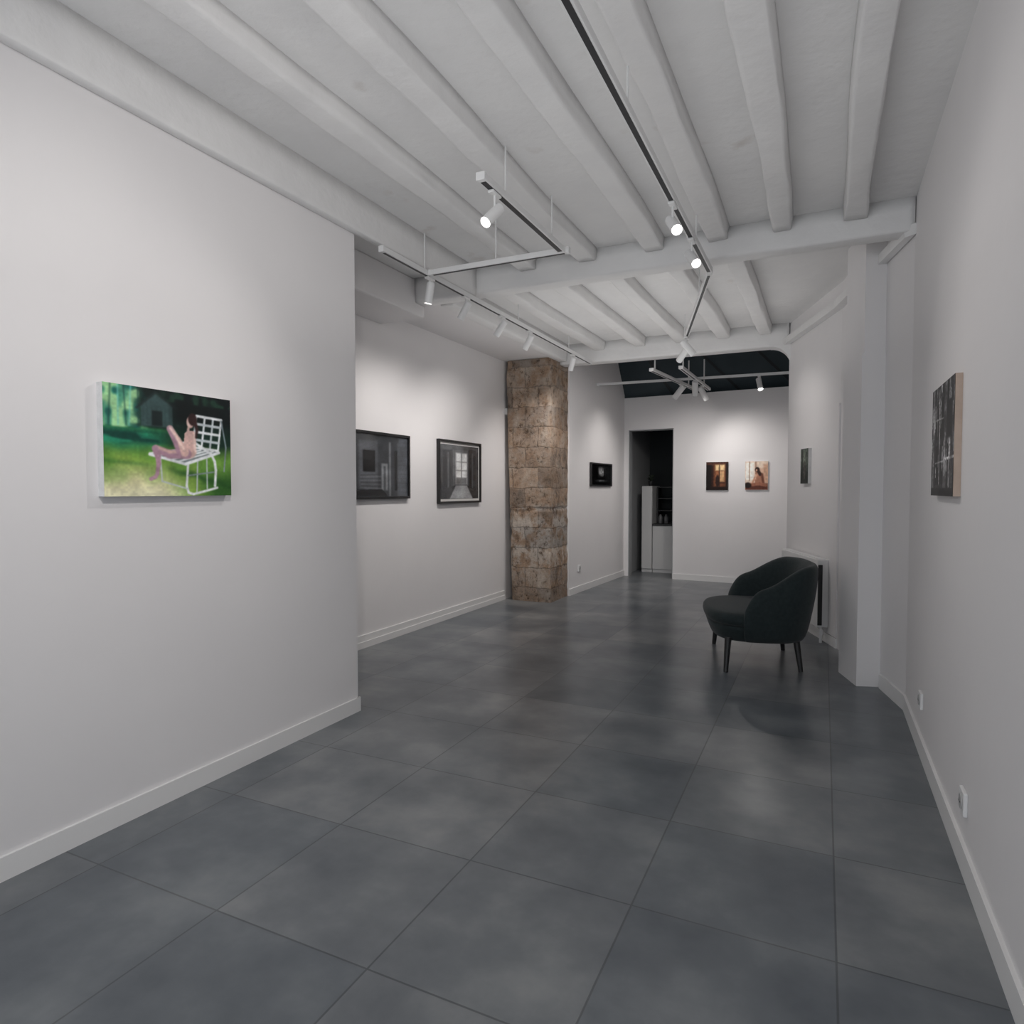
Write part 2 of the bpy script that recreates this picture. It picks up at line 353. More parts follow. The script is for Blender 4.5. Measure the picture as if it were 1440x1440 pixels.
try: po.data.set_sharp_from_angle(angle=math.radians(45))
except Exception as ex: print(ex)

# ------------------------------------------------------------------ pictures painted on fine grids
def vnoise(m, n, cy, cx, seed):
    rs = np.random.RandomState(seed); g = rs.rand(cy+2, cx+2)
    y = np.linspace(0, cy, m); x = np.linspace(0, cx, n)
    yi = y.astype(int); xi = x.astype(int); fy = (y-yi)[:, None]; fx = (x-xi)[None, :]
    fy = fy*fy*(3-2*fy); fx = fx*fx*(3-2*fx)
    a = g[yi][:, xi]; b = g[yi][:, xi+1]; c = g[yi+1][:, xi]; d = g[yi+1][:, xi+1]
    return (a*(1-fx)+b*fx)*(1-fy)+(c*(1-fx)+d*fx)*fy
class Art:
    def __init__(s, n, m, asp):
        s.n, s.m, s.asp = n, m, asp
        s.U, s.V = np.meshgrid(np.linspace(0, 1, n), np.linspace(0, 1, m)); s.A = np.zeros((m, n, 3))
    def put(s, mask, col):
        mask = np.clip(mask, 0, 1)[..., None]; s.A = s.A*(1-mask)+np.array(col, float)*mask
    def fill(s, c): s.A[:] = c
    def soft(s, d, w): return np.clip(.5-d/w, 0, 1)
    def rect(s, u0, v0, u1, v1, c, w=.006, k=1):
        d = np.maximum(np.maximum(u0-s.U, s.U-u1)*s.asp, np.maximum(v0-s.V, s.V-v1)); s.put(s.soft(d, w)*k, c)
    def ell(s, u, v, ru, rv, c, rot=0, w=.15, k=1):
        x = (s.U-u)*s.asp; y = s.V-v; ca, sa = math.cos(rot), math.sin(rot)
        d = np.sqrt(((x*ca+y*sa)/ru)**2+((-x*sa+y*ca)/rv)**2)-1; s.put(s.soft(d, w)*k, c)
    def line(s, pts, wid, c, w=.008, wid2=None, k=1):
        nseg = len(pts)-1
        for i in range(nseg):
            (u0, v0), (u1, v1) = pts[i], pts[i+1]
            ax, ay, bx, by = u0*s.asp, v0, u1*s.asp, v1
            px, py = s.U*s.asp-ax, s.V-ay; L = (bx-ax)**2+(by-ay)**2+1e-9
            t = np.clip((px*(bx-ax)+py*(by-ay))/L, 0, 1)
            d = np.sqrt((px-t*(bx-ax))**2+(py-t*(by-ay))**2)
            ww = wid if wid2 is None else wid+(wid2-wid)*((i+t)/nseg)
            s.put(s.soft(d-ww/2, w)*k, c)
    def poly(s, pts, c, k=1):
        ins = np.zeros(s.U.shape, bool); j = len(pts)-1
        for i in range(len(pts)):
            (x0, y0), (x1, y1) = pts[i], pts[j]
            if y0 != y1:
                cond = ((y0 > s.V) != (y1 > s.V)) & (s.U < (x1-x0)*(s.V-y0)/(y1-y0)+x0); ins ^= cond
            j = i
        s.put(ins.astype(float)*k, c)
    def blur(s, r=1):
        for _ in range(r):
            P = np.pad(s.A, ((1, 1), (1, 1), (0, 0)), mode='edge')
            s.A = (P[:-2, 1:-1]+P[2:, 1:-1]+P[1:-1, :-2]+P[1:-1, 2:]+2*P[1:-1, 1:-1])/6
    def grain(s, cy, cx, amt, seed):
        s.A *= (1+amt*(vnoise(s.m, s.n, cy, cx, seed)-.5)*2)[..., None]
    def nz(s, cy, cx, seed): return vnoise(s.m, s.n, cy, cx, seed)

def art_garden():
    a = Art(260, 206, 1.25); U, V = a.U, a.V
    a.fill((16, 30, 28))
    n1 = a.nz(7, 9, 3); n5 = a.nz(26, 7, 17); n6 = a.nz(50, 60, 31)
    # lawn: bright green with long dark shadow bands behind, pale sunlit corner in front
    a.put(np.clip((V-.35)/.03, 0, 1), (46, 108, 62))
    a.put(np.clip((V-.34)/.1, 0, 1)*np.clip((.60-V)/.1, 0, 1)*np.clip((.50-U)/.2, 0, 1), (40, 138, 104))
    a.put(np.clip((V-.38)/.05, 0, 1)*np.clip((.54-V)/.05, 0, 1)*np.clip((.55-U)*8, 0, 1)*np.clip((n5-.42)*6, 0, 1)*.9, (12, 60, 52))
    a.put(np.clip((U-.40)/.15, 0, 1)*np.clip((.66-V)/.12, 0, 1)*.9, (16, 38, 32))
    s = np.clip((V-.50-.08*(n1-.5))/.12, 0, 1); a.put(s*.92, (112, 158, 66))
    a.put(np.clip((V-.56)/.1, 0, 1)*np.clip((n1-.5)*4, 0, 1)*.6, (160, 188, 88))
    sh = (V-.66)-.28*(U-.35)+.10*(n1-.5)                                  # shadow of the bench falling to the right
    a.put(np.clip(1-np.abs(sh-.06)/.05, 0, 1)*np.clip((U-.38)*5, 0, 1)*.8, (36, 80, 38))
    a.put(np.clip((V-.62)/.04, 0, 1)*np.clip(1-np.abs(V-.68-.1*U)/.03, 0, 1)*np.clip((.40-U)*6, 0, 1)*.6, (58, 112, 52))
    d = (V-.70)+.10*(n1-.5); a.put(np.clip(d*5, 0, 1)*np.clip((.56-U+.35*(V-.7))*4, 0, 1)*.95, (240, 234, 186))
    a.put(np.clip((V-.86)*9, 0, 1)*np.clip((.66-U)*4, 0, 1)*.8, (244, 240, 204))
    a.put(np.clip((U-.66)*5, 0, 1)*np.clip((V-.70)*6, 0, 1)*.8, (40, 86, 36))
    # trees top left
    a.put((V < .37)*np.clip((.28-U)*9, 0, 1), (84, 158, 126))
    n2 = a.nz(16, 26, 8); a.put((V < .38)*np.clip((.33-U)*9, 0, 1)*np.clip((n2-.5)*5, 0, 1)*.9, (172, 224, 162))
    a.put((V < .38)*np.clip((.34-U)*9, 0, 1)*np.clip((.42-n2)*5, 0, 1)*.9, (24, 96, 88))
    for i, u in enumerate((.05, .10, .14, .19, .24)): a.line([(u, 0), (u+.015*(i % 3-1), .36)], .009, (124, 208, 198) if i % 2 else (28, 64, 60))
    # barn
    a.poly([(.26, .17), (.37, .03), (.50, .14), (.50, .35), (.26, .35)], (60, 82, 82))
    a.line([(.23, .19), (.37, .03), (.53, .16)], .022, (32, 46, 46))
    for k in range(7): a.line([(.275+k*.033, .17), (.275+k*.033, .34)], .004, (42, 62, 62))
    a.rect(.34, .2, .42, .34, (26, 38, 38))
    n3 = a.nz(22, 26, 5); a.put((U > .5)*(V < .5)*np.clip((n3-.62)*4, 0, 1)*.6, (34, 54, 48)); a.put(np.clip((U-.46)*12, 0, 1)*np.clip((.34-V)*10, 0, 1)*.8, (9, 16, 18))
    a.put((V < .1)*np.clip((U-.34)*5, 0, 1)*np.clip((n3-.4)*4, 0, 1)*.6, (40, 80, 60))
    a.blur(3)
    # bench
    w = (236, 240, 242); shd = (136, 150, 156); wd = (196, 204, 208)
    for k in range(4):
        t = k/3; a.line([(.695+.22*t, .205+.015*t), (.66+.22*t, .53+.02*t)], .022, w if k % 2 else wd)
    for k in range(5):
        t = k/4; a.line([(.695-.035*t, .205+.315*t), (.915-.035*t, .22+.32*t)], .027, w if k % 2 == 0 else wd)
    a.poly([(.32, .6), (.66, .53), (.89, .555), (.60, .68)], (120, 130, 132))
    for k in range(6):
        t = k/5; a.line([(.32+.28*t, .6+.08*t), (.62+.27*t, .535+.02*t)], .017, w)
    a.line([(.32, .61), (.60, .69), (.89, .56)], .028, w)
    a.line([(.60, .60), (.57, .53), (.585, .485), (.62, .465), (.68, .475), (.75, .525), (.82, .58), (.85, .65), (.86, .74), (.85, .9)], .028, w)
    a.line([(.62, .68), (.605, .90), (.62, .97), (.66, .985), (.76, .955), (.87, .92)], .024, w)
    a.line([(.70, .66), (.69, .96)], .014, wd); a.line([(.78, .63), (.78, .93)], .014, wd)
    a.line([(.62, .80), (.84, .76)], .014, shd); a.line([(.40, .64), (.41, .86)], .014, wd); a.line([(.41, .86), (.61, .93)], .014, wd)
    a.line([(.915, .23), (.955, .5), (.935, .75)], .016, shd)
    # woman: torso, legs, arm, head, hair
    sk, sd, sl = (222, 184, 176), (176, 140, 156), (244, 214, 204)
    a.poly([(.595, .385), (.625, .355), (.675, .36), (.69, .46), (.68, .59), (.57, .62), (.585, .5)], sk)
    a.line([(.672, .385), (.682, .57)], .026, sl, w=.02)
    a.ell(.615, .585, .085, .05, sk, w=.3)
    a.line([(.61, .59), (.47, .60), (.365, .555)], .096, sd, wid2=.066, w=.014); a.line([(.60, .57), (.47, .578), (.37, .535)], .026, sk, w=.02)
    a.line([(.362, .555), (.38, .62), (.385, .69), (.374, .79)], .064, sd, wid2=.034, w=.012); a.line([(.376, .785), (.36, .82), (.325, .84)], .034, sd, w=.012)
    a.line([(.59, .57), (.53, .46), (.478, .355)], .096, sk, wid2=.062, w=.014); a.line([(.476, .36), (.508, .45), (.548, .60)], .058, sd, wid2=.04, w=.014)
    a.line([(.480, .35), (.53, .44), (.585, .54)], .022, sl, w=.02)
    a.line([(.655, .39), (.61, .46), (.618, .40), (.628, .33)], .034, sk, wid2=.024, w=.012)
    a.ell(.642, .275, .038, .058, sk, w=.2); a.ell(.632, .29, .02, .036, sl, w=.4); a.ell(.662, .245, .046, .062, (56, 36, 36), w=.25); a.line([(.68, .27), (.698, .34), (.69, .42)], .044, (60, 38, 38), wid2=.02, w=.014)
    a.blur(2)
    a.A *= (1+.12*(n6-.5))[..., None]; a.grain(12, 14, .08, 22)
    return a.A
def art_room1():
    a = Art(150, 124, 1.2)
    a.fill((84, 87, 92)); a.rect(0, 0, 1, .10, (58, 61, 64), .05); a.rect(.0, .10, .30, 1, (52, 54, 57), .04)
    a.rect(.36, .26, .52, .60, (9, 9, 11), .012); a.rect(.375, .28, .505, .42, (24, 25, 27), .01); a.rect(.56, .08, .84, 1, (58, 61, 65), .02)
    a.rect(.72, .10, .745, 1, (124, 128, 132), .012); a.rect(.80, .24, .84, .9, (24, 26, 28), .02)
    a.rect(.61, .46, .70, .9, (136, 140, 144), .02); a.rect(.64, .5, .67, .9, (74, 77, 80), .015); a.rect(.86, 0, 1, .99, (82, 86, 92), .02)
    for k in range(10): a.line([(.33, .66+k*.028), (.60, .64+k*.033)], .009, (116, 118, 121) if k % 2 else (46, 47, 50))
    for k in range(12): a.line([(.85, .1+k*.075), (1, .08+k*.078)], .006, (64, 67, 72))
    a.poly([(.0, .9), (.62, .88), (.7, 1), (0, 1)], (28, 29, 31)); a.blur(3); a.grain(10, 12, .14, 3); a.grain(50, 60, .06, 13)
    return a.A
def art_room2():
    a = Art(120, 144, .82)
    a.fill((60, 62, 65)); a.rect(0, 0, 1, .1, (80, 82, 85), .05); a.rect(.06, .1, .29, .84, (42, 44, 47), .02); a.rect(.30, .08, .72, .76, (98, 100, 103), .02)
    a.rect(.38, .14, .68, .72, (226, 228, 229), .03); a.rect(.52, .14, .54, .72, (92, 94, 96)); a.rect(.38, .30, .68, .315, (130, 130, 132)); a.rect(.38, .46, .68, .475, (130, 130, 132)); a.rect(.39, .60, .67, .72, (120, 122, 124), .02)
    a.rect(.72, .06, .93, .88, (50, 52, 55), .02); a.rect(.17, .14, .21, .8, (86, 88, 91), .015); a.rect(.82, .12, .845, .8, (86, 88, 91), .015)
    a.rect(.09, .3, .15, .6, (22, 23, 25), .02); a.rect(.76, .44, .80, .84, (24, 25, 27), .02)
    a.poly([(.0, .84), (.34, .75), (.7, .75), (1, .88), (1, 1), (0, 1)], (52, 53, 56)); a.poly([(.38, .75), (.68, .75), (.84, 1), (.22, 1)], (156, 158, 160))
    a.blur(3); a.grain(10, 9, .14, 4); a.grain(50, 44, .06, 14)
    return a.A
def art_landscape():
    a = Art(70, 56, 1.25); a.fill((22, 23, 24)); a.ell(.5, .35, .22, .2, (150, 152, 153), w=1.2); a.rect(0, .62, 1, 1, (16, 16, 17), .1)
    a.ell(.2, .4, .18, .4, (12, 12, 13), w=.6); a.rect(.62, .2, .68, .75, (18, 18, 18)); a.ell(.82, .5, .15, .4, (30, 31, 32), w=.6); a.ell(.48, .8, .3, .06, (74, 76, 78), w=1); a.grain(14, 16, .3, 2)
    return a.A
def art_doorway():
    a = Art(72, 92, .8); a.fill((48, 25, 18)); a.rect(0, 0, 1, .12, (74, 42, 30), .05); a.rect(.34, .08, .9, .92, (112, 66, 44), .05); a.rect(.42, .10, .84, .30, (236, 204, 154), .05)
    a.rect(.42, .34, .58, .84, (166, 106, 70), .06); a.rect(.62, .32, .82, .70, (224, 178, 130), .06); a.rect(.59, .1, .62, .92, (46, 25, 19)); a.rect(0, .1, .24, 1, (22, 14, 12), .05); a.rect(.9, .05, 1, 1, (28, 16, 14))
    a.rect(.4, .72, .86, .76, (62, 34, 25)); a.ell(.52, .68, .07, .22, (46, 27, 22), w=.4); a.rect(.2, .88, 1, 1, (32, 19, 16), .04); a.blur(2); a.grain(16, 14, .14, 6)
    return a.A
def art_window():
    a = Art(76, 92, .82); a.fill((216, 180, 156)); a.rect(0, 0, .44, .74, (240, 224, 208), .08); a.rect(.02, .05, .17, .64, (254, 250, 242), .04); a.rect(.21, .05, .38, .64, (253, 247, 238), .04)
    a.rect(.17, 0, .2, .7, (156, 124, 104)); a.rect(.44, 0, .49, .8, (166, 126, 104), .02); a.rect(.5, 0, 1, .24, (238, 218, 198), .08); a.rect(.80, .1, 1, .72, (208, 166, 140), .08)
    a.rect(0, .78, 1, 1, (98, 56, 44), .06)
    a.poly([(.46, .40), (.60, .33), (.78, .44), (.86, .80), (.44, .84), (.42, .6)], (178, 124, 100)); a.line([(.54, .44), (.42, .60), (.32, .76)], .07, (206, 154, 128), w=.03); a.ell(.53, .29, .085, .085, (50, 32, 28), w=.3); a.line([(.56, .32), (.66, .46)], .11, (54, 34, 30), w=.03)
    a.line([(.47, .46), (.45, .62)], .03, (236, 194, 166), w=.03); a.ell(.50, .31, .03, .045, (214, 166, 140), w=.5); a.line([(.74, .46), (.80, .76)], .08, (112, 68, 54), w=.06)
    a.line([(.34, .82), (.62, .79), (.90, .84)], .11, (160, 106, 84), w=.03); a.ell(.12, .84, .12, .1, (36, 24, 22), w=.4); a.blur(2); a.grain(16, 14, .08, 7)
    return a.A
def art_forest():
    a = Art(50, 76, .66); a.fill((44, 54, 48)); a.ell(.5, .3, .3, .3, (112, 120, 108), w=1.2); a.rect(.2, 0, .32, 1, (26, 32, 28)); a.rect(.66, .1, .78, 1, (30, 36, 32)); a.rect(0, .7, 1, 1, (24, 30, 26), .1); a.ell(.5, .62, .1, .26, (74, 70, 66)); a.grain(22, 16, .4, 9)
    return a.A
def art_planks():
    a = Art(130, 160, .8); a.fill((48, 48, 50)); rs = np.random.RandomState(5)
    for k in range(14):
        c = 74+58*math.sin(k*2.4); a.rect(k/14, 0, (k+.84)/14, 1, (c, c, c+1), .01); a.rect((k+.84)/14, 0, (k+1)/14, 1, (9, 9, 10))
    a.rect(.16, .08, .60, .94, (46, 46, 48), .02); a.rect(.20, .12, .56, .48, (8, 8, 9), .015); a.rect(.20, .54, .56, .9, (14, 14, 15), .015)
    for k in range(46):
        u = rs.rand(); v = rs.rand()*.85; L = .05+.18*rs.rand(); g = 130+110*rs.rand()
        a.line([(u, v), (u+.012*(rs.rand()-.5), v+L)], .008+.010*rs.rand(), (g, g, g), w=.01)
    a.line([(.38, .12), (.385, .90)], .016, (196, 195, 195)); a.line([(.2, .30), (.56, .31)], .013, (170, 170, 170)); a.line([(.2, .70), (.56, .69)], .013, (170, 170, 170))
    a.rect(.68, .18, .92, .50, (14, 14, 15), .02); a.line([(.62, .68), (1, .67)], .024, (160, 160, 160)); a.rect(0, .93, 1, 1, (18, 18, 18))
    a.grain(60, 40, .35, 11); a.grain(9, 12, .4, 12)
    return a.A

def art_face(img, x0, x1, z0, z1, y, parent, name='print', mat='art'):
    m, n, _ = img.shape
    xs = np.linspace(x0, x1, n); zs = np.linspace(z1, z0, m)
    X, Z = np.meshgrid(xs, zs); co = np.stack([X, np.full_like(X, y), Z], -1).reshape(-1, 3)
    idx = np.arange(m*n).reshape(m, n)
    f = np.stack([idx[1:, :-1], idx[1:, 1:], idx[:-1, 1:], idx[:-1, :-1]], -1).reshape(-1, 4)
    me = bpy.data.meshes.new(name); me.from_pydata(co.tolist(), [], f.tolist())
    c = np.clip(img, 0, 255)/255; c = np.where(c <= .04045, c/12.92, ((c+.055)/1.055)**2.4)
    rgba = np.concatenate([c, np.ones((m, n, 1))], -1).reshape(-1).astype(np.float32)
    at = me.color_attributes.new('Col', 'FLOAT_COLOR', 'POINT'); at.data.foreach_set('color', rgba)
    me.materials.append(M[mat])
    o = bpy.data.objects.new(name, me); C.objects.link(o); o.parent = parent
    return o
def hang(label, name, cat, wall, n, L, R, depth, img, style, extra=0, edge='canvas', back=-.0005):
    """L/R = (px, ytop, ybot) of the front face; wall = point on it, n = normal into the room."""
    n = Vector(n).normalized(); pl = Vector(wall)+n*depth
    a, b = hit(L[0], L[1], pl, n), hit(L[0], L[2], pl, n); c, d = hit(R[0], R[1], pl, n), hit(R[0], R[2], pl, n)
    p = (Vector((a.x, a.y))+Vector((b.x, b.y)))/2; q = (Vector((c.x, c.y))+Vector((d.x, d.y)))/2
    if extra: p = p+(p-q).normalized()*extra
    zt, zb = (a.z+c.z)/2, (b.z+d.z)/2; W = (q-p).length; H = zt-zb
    mid = (p+q)/2-n*depth; th = math.atan2(n.x, -n.y)
    t = thing(name, label, cat, (mid.x, mid.y, zb), th)
    x0, x1 = -W/2, W/2
    if style == 'canvas':
        bm = BM(); box(bm, x0, x1, -depth, back, 0, H); obj('stretcher', bm, edge, t)
        art_face(img, x0, x1, 0, H, -depth-.0012, t, 'painted_face')
    else:
        fw = .022; fd = depth
        bm = BM()
        for bx in ((x0, x0+fw, 0, H), (x1-fw, x1, 0, H), (x0+fw, x1-fw, 0, fw), (x0+fw, x1-fw, H-fw, H)): box(bm, bx[0], bx[1], -fd, back, bx[2], bx[3])
        obj('frame', bm, 'black_frame', t)
        mt = style
        bm = BM(); box(bm, x0+fw, x1-fw, -fd*.5, -.002, fw, H-fw); obj('mat_board', bm, 'mat_board' if mt > .01 else 'black_frame', t)
        art_face(img, x0+fw+mt, x1-fw-mt, fw+mt, H-fw-mt, -fd*.5-.0015, t, 'print', 'art_glass')
    return t
hang('large unframed painting of a woman on a white garden bench on green grass', 'painting', 'painting', (XL, 0), (1, 0), (145, 538, 699), (324, 562, 696), .035, art_garden(), 'canvas', back=.002)
hang('black framed dark grey picture half hidden behind the partition wall edge', 'framed_picture', 'framed picture', (XA, 0), (1, 0), (503, 604, 702.5), (577, 613, 701), .035, art_room1(), 0.0001, extra=.30)
hang('black framed grey interior photo with bright window, next to the stone pillar', 'framed_picture', 'framed picture', (XA, 0), (1, 0), (618, 617, 709), (677, 624, 706), .035, art_room2(), .024)
lt = (Vector(LW1)-Vector(LW0)).normalized()
hang('small dark landscape picture on the narrow wall beyond the stone pillar', 'small_picture', 'picture', LW0, (lt.y, -lt.x), (832, 650, 684), (861, 653, 684), .03, art_landscape(), 0.0001)
bn = Vector((BW1[1]-BW0[1], -(BW1[0]-BW0[0]))).normalized()
hang('small orange brown picture of a lit doorway, nearer the open door', 'small_picture', 'picture', BW0, bn, (993, 650, 689), (1024, 649.5, 689.5), .025, art_doorway(), 'canvas')
hang('small pale picture of a seated person beside a window, right of the doorway picture', 'small_picture', 'picture', BW0, bn, (1048, 649, 688.5), (1080, 648.5, 689), .025, art_window(), 'canvas')
hang('small narrow dark green picture above the armchair on the angled wall', 'small_picture', 'picture', RW[2], cn, (1126, 632, 679), (1136.5, 630, 681), .03, art_forest(), 'canvas')
hang('unframed canvas of weathered dark planks with a pale wood edge, right wall', 'painting', 'painting', (XR, 0), (-1, 0), (1311, 547, 696), (1342, 534, 699), .024, art_planks(), 'canvas', edge='pale_wood', back=.002)

# ------------------------------------------------------------------ armchair
ROT = -math.atan2(.97, .233)
ch = thing('armchair', 'wide dark green fabric tub armchair with black legs near the column', 'armchair', (-.495, 5.503, 0), ROT)
def sup(a, b, e, k): return [(a*math.copysign(abs(math.cos(t))**(2/e), math.cos(t)), b*math.copysign(abs(math.sin(t))**(2/e), math.sin(t))) for t in [2*PI*i/k for i in range(k)]]
def seat_part(name, prof, a, b, cy, zoff=0):
    bm = BM(); rings(bm, prof, sup(a, b, 2.8, 56))
    for v in bm.verts: v.co.y += cy
    return obj(name, bm, 'fabric', ch, smooth=True)
seat_part('seat_base', [(.74, .215), (.83, .217), (.87, .228), (.91, .26), (.95, .30), (.975, .328), (.955, .338), (.6, .340)], .485, .36, -.005)
seat_part('seat_cushion', [(.7, .344), (.965, .345), (.998, .356), (1.015, .382), (1.003, .410), (.97, .425), (.9, .434), (.7, .440), (.3, .443), (.05, .443)], .485, .362, -.008)
bm = BM()
K = 80; rows = []
for i in range(K+1):
    f = i/K; ang = math.radians(-16+212*f); s = math.sin(ang); c = math.cos(ang)
    ex = 2.9
    ux = math.copysign(abs(c)**(2/ex), c); uy = math.copysign(abs(s)**(2/ex), s)
    g = min(f, 1-f)
    e = min(1, g/.30); sm = math.sin(e*PI/2)**.9
    rim = .515+(.785-.515)*sm+.006*math.cos((f-.5)*6)
    th = .085+.02*sm
    cap = 1-.30*max(0, 1-g/.075)**2          # rounds the arm fronts
    mid = .25+(rim-.25)*.5
    prof = [(.78, .215), (.88, .222), (.94, .28), (.985, mid-.06), (1.0, mid+.05), (1.0, rim-.09), (.988, rim-.032), (1-th*.5, rim-.002), (1-th*1.1, rim), (1-th*1.8, rim-.02), (1-th*2.2, rim-.075), (1-th*2.4, mid), (1-th*2.3, .40), (.66, .30)]
    row = []
    for sc, z in prof:
        lean = max(0, s)*.05*max(0, (z-.3))/.45
        zz = .30+(z-.30)*cap if z > .30 else z
        row.append(bm.verts.new((ux*.525*sc, uy*(.40 if uy > 0 else .34)*sc+lean, zz)))
    rows.append(row)
m_ = len(rows[0])
for a, b in zip(rows, rows[1:]):
    for k in range(m_): bm.faces.new((a[k], a[(k+1) % m_], b[(k+1) % m_], b[k]))
bm.faces.new(rows[0]); bm.faces.new(rows[-1][::-1])
obj('backrest', bm, 'fabric', ch, smooth=True, sub=1)
for x in (-.17, .17):
    bm = BM(); prev = None
    for k in range(9):
        t = k/8; p = Vector((x*(1+.1*t), .278+.08*t, .46+.27*t))
        if prev: cyl(bm, prev, p, .0045, n=8)
        prev = p
    obj('seam', bm, 'fabric', ch, smooth=True)
for x, y, dx, dy in ((.457, -.25, .03, -.02), (-.457, -.25, -.03, -.02), (.336, .295, .03, .03), (-.336, .295, -.03, .03)):
    bm = BM(); cyl(bm, (x-dx*1.5, y-dy, .25), (x, y, 0), .025, .016, 18); obj('leg', bm, 'black_wood', ch, smooth=False)

# ------------------------------------------------------------------ radiator behind the armchair
c0 = Vector(RW[2])+cdir*.66
rd = thing('radiator', 'low white panel radiator on the wall behind the dark armchair', 'radiator', (c0.x, c0.y, 0), math.atan2(cn.x, -cn.y))
bm = BM(); box(bm, -.56, .485, -.105, -.012, .14, .735, .006); obj('body', bm, 'heater', rd)
bm = BM(); box(bm, .4855, .495, -.103, -.066, .16, .69, .003); obj('end_cap', bm, 'dark', rd)['label'] = 'dark end cap'
bm = BM()
for i in range(32): box(bm, -.54+i*.0315, -.518+i*.0315, -.095, -.03, .7355, .742)
obj('top_grille', bm, 'heater', rd)
for x in (-.4, .4):
    bm = BM(); box(bm, x-.02, x+.02, -.03, 0, .3, .6); obj('bracket', bm, 'dark', rd)
bm = BM(); cyl(bm, (.45, -.06, .16), (.45, -.06, 0.0), .012); cyl(bm, (.45, -.06, .07), (.45, -.06, .12), .02); obj('pipe', bm, 'plastic', rd)

# ------------------------------------------------------------------ sockets and sensor
def outlet(label, px, py, wall, n):
    n = Vector(n).normalized(); h = hit(px, py, wall, n)
    t = thing('wall_outlet', label, 'outlet', (h.x, h.y, h.z-.04), math.atan2(n.x, -n.y))
    bm = BM(); box(bm, -.042, .042, -.014, 0, 0, .084, .004); obj('face_plate', bm, 'plastic', t)
    bm = BM(); cyl(bm, (0, -.0145, .042), (0, -.018, .042), .027, .025, 24); obj('socket', bm, 'socket_shade', t)
    bm = BM()
    for dx in (-.009, .009): cyl(bm, (dx, -.0185, .042), (dx, -.0192, .042), .0035, n=8)
    obj('socket_hole', bm, 'dark', t)
outlet('white wall socket low on the narrow wall beyond the stone pillar', 814, 799, LW0, (lt.y, -lt.x))
outlet('white wall socket on the right wall, farther one near the bend', 1297, 985, (XR, 0), (-1, 0))
outlet('white wall socket on the right wall, nearest to the viewer above the baseboard', 1358, 1128, (XR, 0), (-1, 0))
h = hit(711.5, 579, (XA, 0), (1, 0))
sn = thing('wall_sensor', 'tiny white sensor box on the wall just left of the stone pillar', 'sensor', (h.x, h.y, h.z-.04), PI/2)
bm = BM(); box(bm, -.03, .03, -.03, 0, 0, .08, .008); obj('housing', bm, 'plastic', sn)
bm = BM(); cyl(bm, (0, -.029, .03), (0, -.036, .03), .014, .01, 16); obj('sensor_eye', bm, 'mat_board', sn)

# ------------------------------------------------------------------ pantry fittings seen through the doorway
t = thing('tall_cabinet', 'tall white cabinet standing just inside the dark doorway', 'cabinet', (-2.58, 10.75, 0))
bm = BM(); box(bm, -.085, .085, -.22, .28, 0, 1.40, .004); obj('body', bm, 'cabinet', t)
bm = BM(); box(bm, -.082, .082, -.24, -.221, .06, 1.39, .003); obj('door', bm, 'cabinet', t)
t = thing('base_cabinet', 'low white kitchen cabinet inside the doorway beside the tall cabinet', 'cabinet', (-2.10, 10.75, 0))
bm = BM(); box(bm, -.385, .385, -.22, .28, 0, .76, .003); obj('body', bm, 'cabinet', t)
for x in (-.383, .002):
    bm = BM(); box(bm, x, x+.381, -.238, -.221, .06, .755, .003); obj('door', bm, 'cabinet', t)
bm = BM(); box(bm, -2.49, -1.7, 10.5, 11.05, .761, .79, .004); tag(obj('worktop', bm, 'dark'), 'thin dark worktop on the low white cabinet inside the doorway', 'worktop')
t = thing('shelf_rack', 'dark open rack with shelves on the worktop inside the doorway', 'rack', (-2.25, 10.9, .79))
for x in (-.22, .22):
    bm = BM(); box(bm, x-.01, x+.01, -.12, .12, 0, .6); obj('side_panel', bm, 'dark', t)
for z in (0, .2, .4, .585):
    bm = BM(); box(bm, -.21, .21, -.12, .12, z, z+.015); obj('shelf', bm, 'dark', t)
for i, x in enumerate((-.14, -.05)):
    bm = BM(); rings(bm, [(.8, 0), (1, .01), (1, .1), (.6, .125), (.5, .13), (.5, .15)], sup(.035, .035, 2, 18))
    o = tag(obj('jar', bm, 'jar', smooth=True), 'small grey jar on the dark worktop inside the doorway', 'jar', 'jars on the dark worktop'); o.location = (-2.25+x, 10.66, .79)
t = thing('potted_plant', 'small dark potted plant on top of the tall white cabinet', 'plant', (-2.56, 10.7, 1.40))
bm = BM(); rings(bm, [(.7, 0), (.8, .004), (1, .08), (.95, .085), (.9, .07)], sup(.045, .045, 2, 20)); obj('pot', bm, 'dark', t, smooth=True)
bm = BM()
for i in range(22):
    a = i*2.4; L = .06+.05*random.random(); up = .03+.09*random.random(); w = .014
    d = Vector((math.cos(a), math.sin(a), 0)); s = Vector((-d.y, d.x, 0)); b0 = Vector((0, 0, .075))
    p1 = b0+d*L*.5+Vector((0, 0, up)); p2 = b0+d*L+Vector((0, 0, up*.8))
    v = [bm.verts.new(x) for x in (b0, p1+s*w, p2, p1-s*w)]; bm.faces.new(v)
obj('foliage', bm, 'leaf', t)

